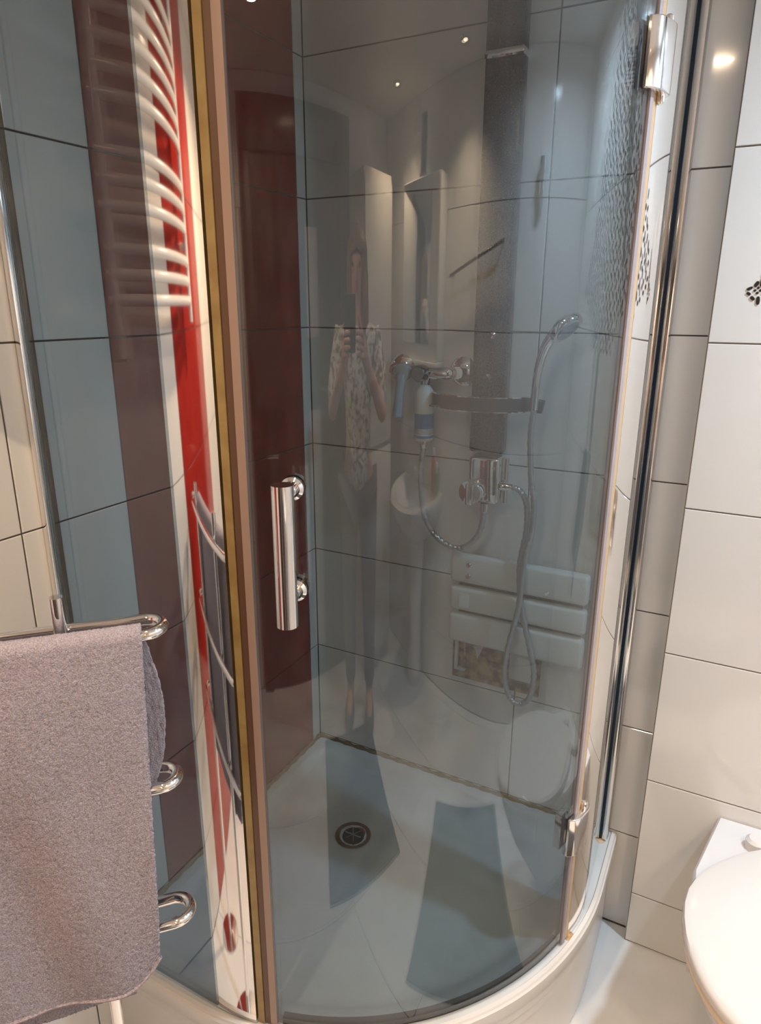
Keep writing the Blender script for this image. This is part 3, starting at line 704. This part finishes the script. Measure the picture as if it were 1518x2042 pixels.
# floor mats
def matrug(name, label, corners):
    c = sum((Vector(p) for p in corners), Vector((0, 0)))/4
    t = thing(name, label, 'mat', (c.x, c.y, 0), 0, 'dark bath mats')
    pl = [(p[0]-c.x, p[1]-c.y) for p in corners]
    prism('pile', pl, .001, .012, MATG, t, .004)
    prism('edge_binding', [(x*1.015, y*1.015) for x, y in pl], .0008, .006, mat('mat_binding', (.04, .045, .05, 1), .8), t)
matrug('bath_mat', 'dark grey bath mat on floor in front of shower door', [(.86, -.87), (1.46, -1.07), (1.60, -.60), (1.00, -.40)])
matrug('bath_mat', 'dark grey bath mat on floor under the standing person', [(.68, -1.25), (1.13, -1.17), (1.36, -1.83), (.90, -1.93)])

# ------------------------------------------------------------------ person taking the photograph, and the phone
def skin_mesh(name, nodes, edges, m, parent, sub=2):
    keys = list(nodes); idx = {k: i for i, k in enumerate(keys)}
    me = bpy.data.meshes.new(name); me.from_pydata([nodes[k][0] for k in keys], [(idx[a], idx[b]) for a, b in edges], []); me.update()
    o = obj(name, me, m, parent)
    o.modifiers.new('skin', 'SKIN').use_smooth_shade = True
    for i, k in enumerate(keys):
        r = nodes[k][1]; me.skin_vertices[0].data[i].radius = r if isinstance(r, tuple) else (r, r)
        me.skin_vertices[0].data[i].use_root = (i == 0)
    s_ = o.modifiers.new('sub', 'SUBSURF'); s_.levels = sub; s_.render_levels = sub
    return o
BASE = Vector((1.30, -1.93, .012)); PF = Vector((-.60, .80)).normalized(); TH = math.atan2(-PF.x, PF.y)
per = thing('person', 'person in white patterned top and grey-blue jeans holding up a phone', 'person', BASE, TH)
N = {'pelvis': ((0, 0, .94), .115), 'waist': ((0, 0, 1.08), .105), 'chest': ((0, 0, 1.28), .125), 'upper': ((0, -.01, 1.40), .10), 'neck': ((0, 0, 1.49), .05), 'jaw': ((0, .02, 1.555), .062), 'face': ((0, .015, 1.63), .083), 'crown': ((0, 0, 1.70), .072)}
E_ = [('pelvis', 'waist'), ('waist', 'chest'), ('chest', 'upper'), ('upper', 'neck'), ('neck', 'jaw'), ('jaw', 'face'), ('face', 'crown')]
SH = {}
for sx, S in ((1, 'r'), (-1, 'l')):
    px = .018  # the phone is held just off the body's midline
    N.update({'sh'+S: ((.165*sx, 0, 1.415), .055), 'el'+S: ((.235*sx, .10, 1.17), .040), 'wr'+S: ((px+.075*sx, .39, 1.375), .026), 'pa'+S: ((px+.062*sx, .445, 1.415), (.018, .030)),
              'hip'+S: ((.090*sx, 0, .90), .090), 'kn'+S: ((.10*sx, .015, .50), .056), 'an'+S: ((.10*sx, -.02, .085), .040), 'to'+S: ((.105*sx, .13, .030), .030)})
    E_ += [('upper', 'sh'+S), ('sh'+S, 'el'+S), ('el'+S, 'wr'+S), ('wr'+S, 'pa'+S), ('pelvis', 'hip'+S), ('hip'+S, 'kn'+S), ('kn'+S, 'an'+S), ('an'+S, 'to'+S)]
    for f in range(4):
        z = 1.452-.019*f; ln = (.92, 1.0, .95, .78)[f]
        N.update({'f%d0' % f+S: ((px+.060*sx, .470, z), .009), 'f%d1' % f+S: ((px+.050*sx, .470+.036*ln, z+.004), .0085), 'f%d2' % f+S: ((px+.020*sx, .470+.050*ln, z+.006), .0078)})
        E_ += [('pa'+S, 'f%d0' % f+S), ('f%d0' % f+S, 'f%d1' % f+S), ('f%d1' % f+S, 'f%d2' % f+S)]
    N.update({'t0'+S: ((px+.052*sx, .435, 1.448), .011), 't1'+S: ((px+.036*sx, .450, 1.482), .0095), 't2'+S: ((px+.022*sx, .462, 1.503), .0085)})
    E_ += [('pa'+S, 't0'+S), ('t0'+S, 't1'+S), ('t1'+S, 't2'+S)]
skin_mesh('body', N, E_, SKIN, per)
SHN = {'hem': ((0, 0, .885), .140), 'waist': ((0, 0, 1.00), .132), 'mid': ((0, 0, 1.14), .124), 'chest': ((0, 0, 1.28), .142), 'upper': ((0, -.01, 1.41), .108), 'collar': ((0, 0, 1.465), .066)}
SE = [('hem', 'waist'), ('waist', 'mid'), ('mid', 'chest'), ('chest', 'upper'), ('upper', 'collar')]
for sx, S in ((1, 'r'), (-1, 'l')):
    SHN.update({'sh'+S: ((.168*sx, 0, 1.415), .070), 'm'+S: ((.205*sx, .055, 1.29), .062), 'el'+S: ((.232*sx, .095, 1.19), .058)}); SE += [('upper', 'sh'+S), ('sh'+S, 'm'+S), ('m'+S, 'el'+S)]
skin_mesh('shirt', SHN, SE, SHIRT, per)
JN = {'pelvis': ((0, 0, .96), .128)}; JE = []
for sx, S in ((1, 'r'), (-1, 'l')):
    JN.update({'hip'+S: ((.090*sx, 0, .88), .102), 'kn'+S: ((.10*sx, .015, .50), .070), 'an'+S: ((.10*sx, -.02, .11), .056)}); JE += [('pelvis', 'hip'+S), ('hip'+S, 'kn'+S), ('kn'+S, 'an'+S)]
skin_mesh('jeans', JN, JE, JEANS, per)
for sx in (-1, 1):
    loft('slipper', [([(.105*sx+.046*math.cos(2*PI*i/20), .045+.125*math.sin(2*PI*i/20)) for i in range(20)], z) for z in (.001, .018)]+[([(.105*sx+.040*math.cos(2*PI*i/20), .055+.105*math.sin(2*PI*i/20)) for i in range(20)], .060)], mat('grey_slipper', (.12, .12, .13, 1), .9), per)
hv, hf = [], []
NT, NZ = 36, 22
for k in range(NZ+1):
    t = k/NZ; z = 1.785-.47*t
    for j in range(NT+1):
        a = math.radians(-90+(-288/2)+288*j/NT) if t > .22 else math.radians(-90-180+360*j/NT)
        if t <= .22: rr = .098*math.sin(min(1, t/.22)*PI/2)**.8+.002
        else: rr = .098+.030*(t-.22)+.003*math.sin(j*2.3+k*.4)
        hv.append((rr*math.cos(a)*.93, -.005+rr*math.sin(a)*1.04, z))
for k in range(NZ):
    for j in range(NT): hf.append((k*(NT+1)+j, k*(NT+1)+j+1, (k+1)*(NT+1)+j+1, (k+1)*(NT+1)+j))
hr = obj('hair', pyd('hair', hv, hf, True), HAIR, per); q_ = hr.modifiers.new('thick', 'SOLIDIFY'); q_.thickness = .012; q_.offset = -1
for sx in (-1, 1): lathe('eye', [(.0, 0), (.009, 0), (.007, .004), (0, .006)], EYE, per, 14, (0, 1, 0), (.030*sx, .092, 1.645))
loft('nose', [([(.011*math.cos(2*PI*i/10), .100+.014*math.sin(2*PI*i/10)) for i in range(10)], 1.605), ([(.007*math.cos(2*PI*i/10), .094+.008*math.sin(2*PI*i/10)) for i in range(10)], 1.645)], SKIN, per)
lathe('mouth', [(.0, 0), (.018, 0), (.014, .004), (0, .005)], LIP, per, 18, (0, 1, 0), (0, .083, 1.578))
pho = thing('phone', 'dark smartphone with rear lenses held up by the person', 'phone')
pho.matrix_world = Matrix(((r2.x, u2.x, -fw.x, CAM.x), (r2.y, u2.y, -fw.y, CAM.y), (r2.z, u2.z, -fw.z, CAM.z), (0, 0, 0, 1)))
box('phone_case', (-.050, -.135, .0060), (.024, .022, .0145), PHONE, pho, .004, 3)
box('top_edge', (-.046, .0215, .0075), (.020, .0235, .0130), SATIN, pho, .0008)
for y in (0.0, -.024, -.048): lathe('lens_ring', [(.0075, 0), (.0095, 0), (.0095, .0022), (.0075, .0022)], CHROME, pho, 20, (0, 0, 1), (0, y, .0038))
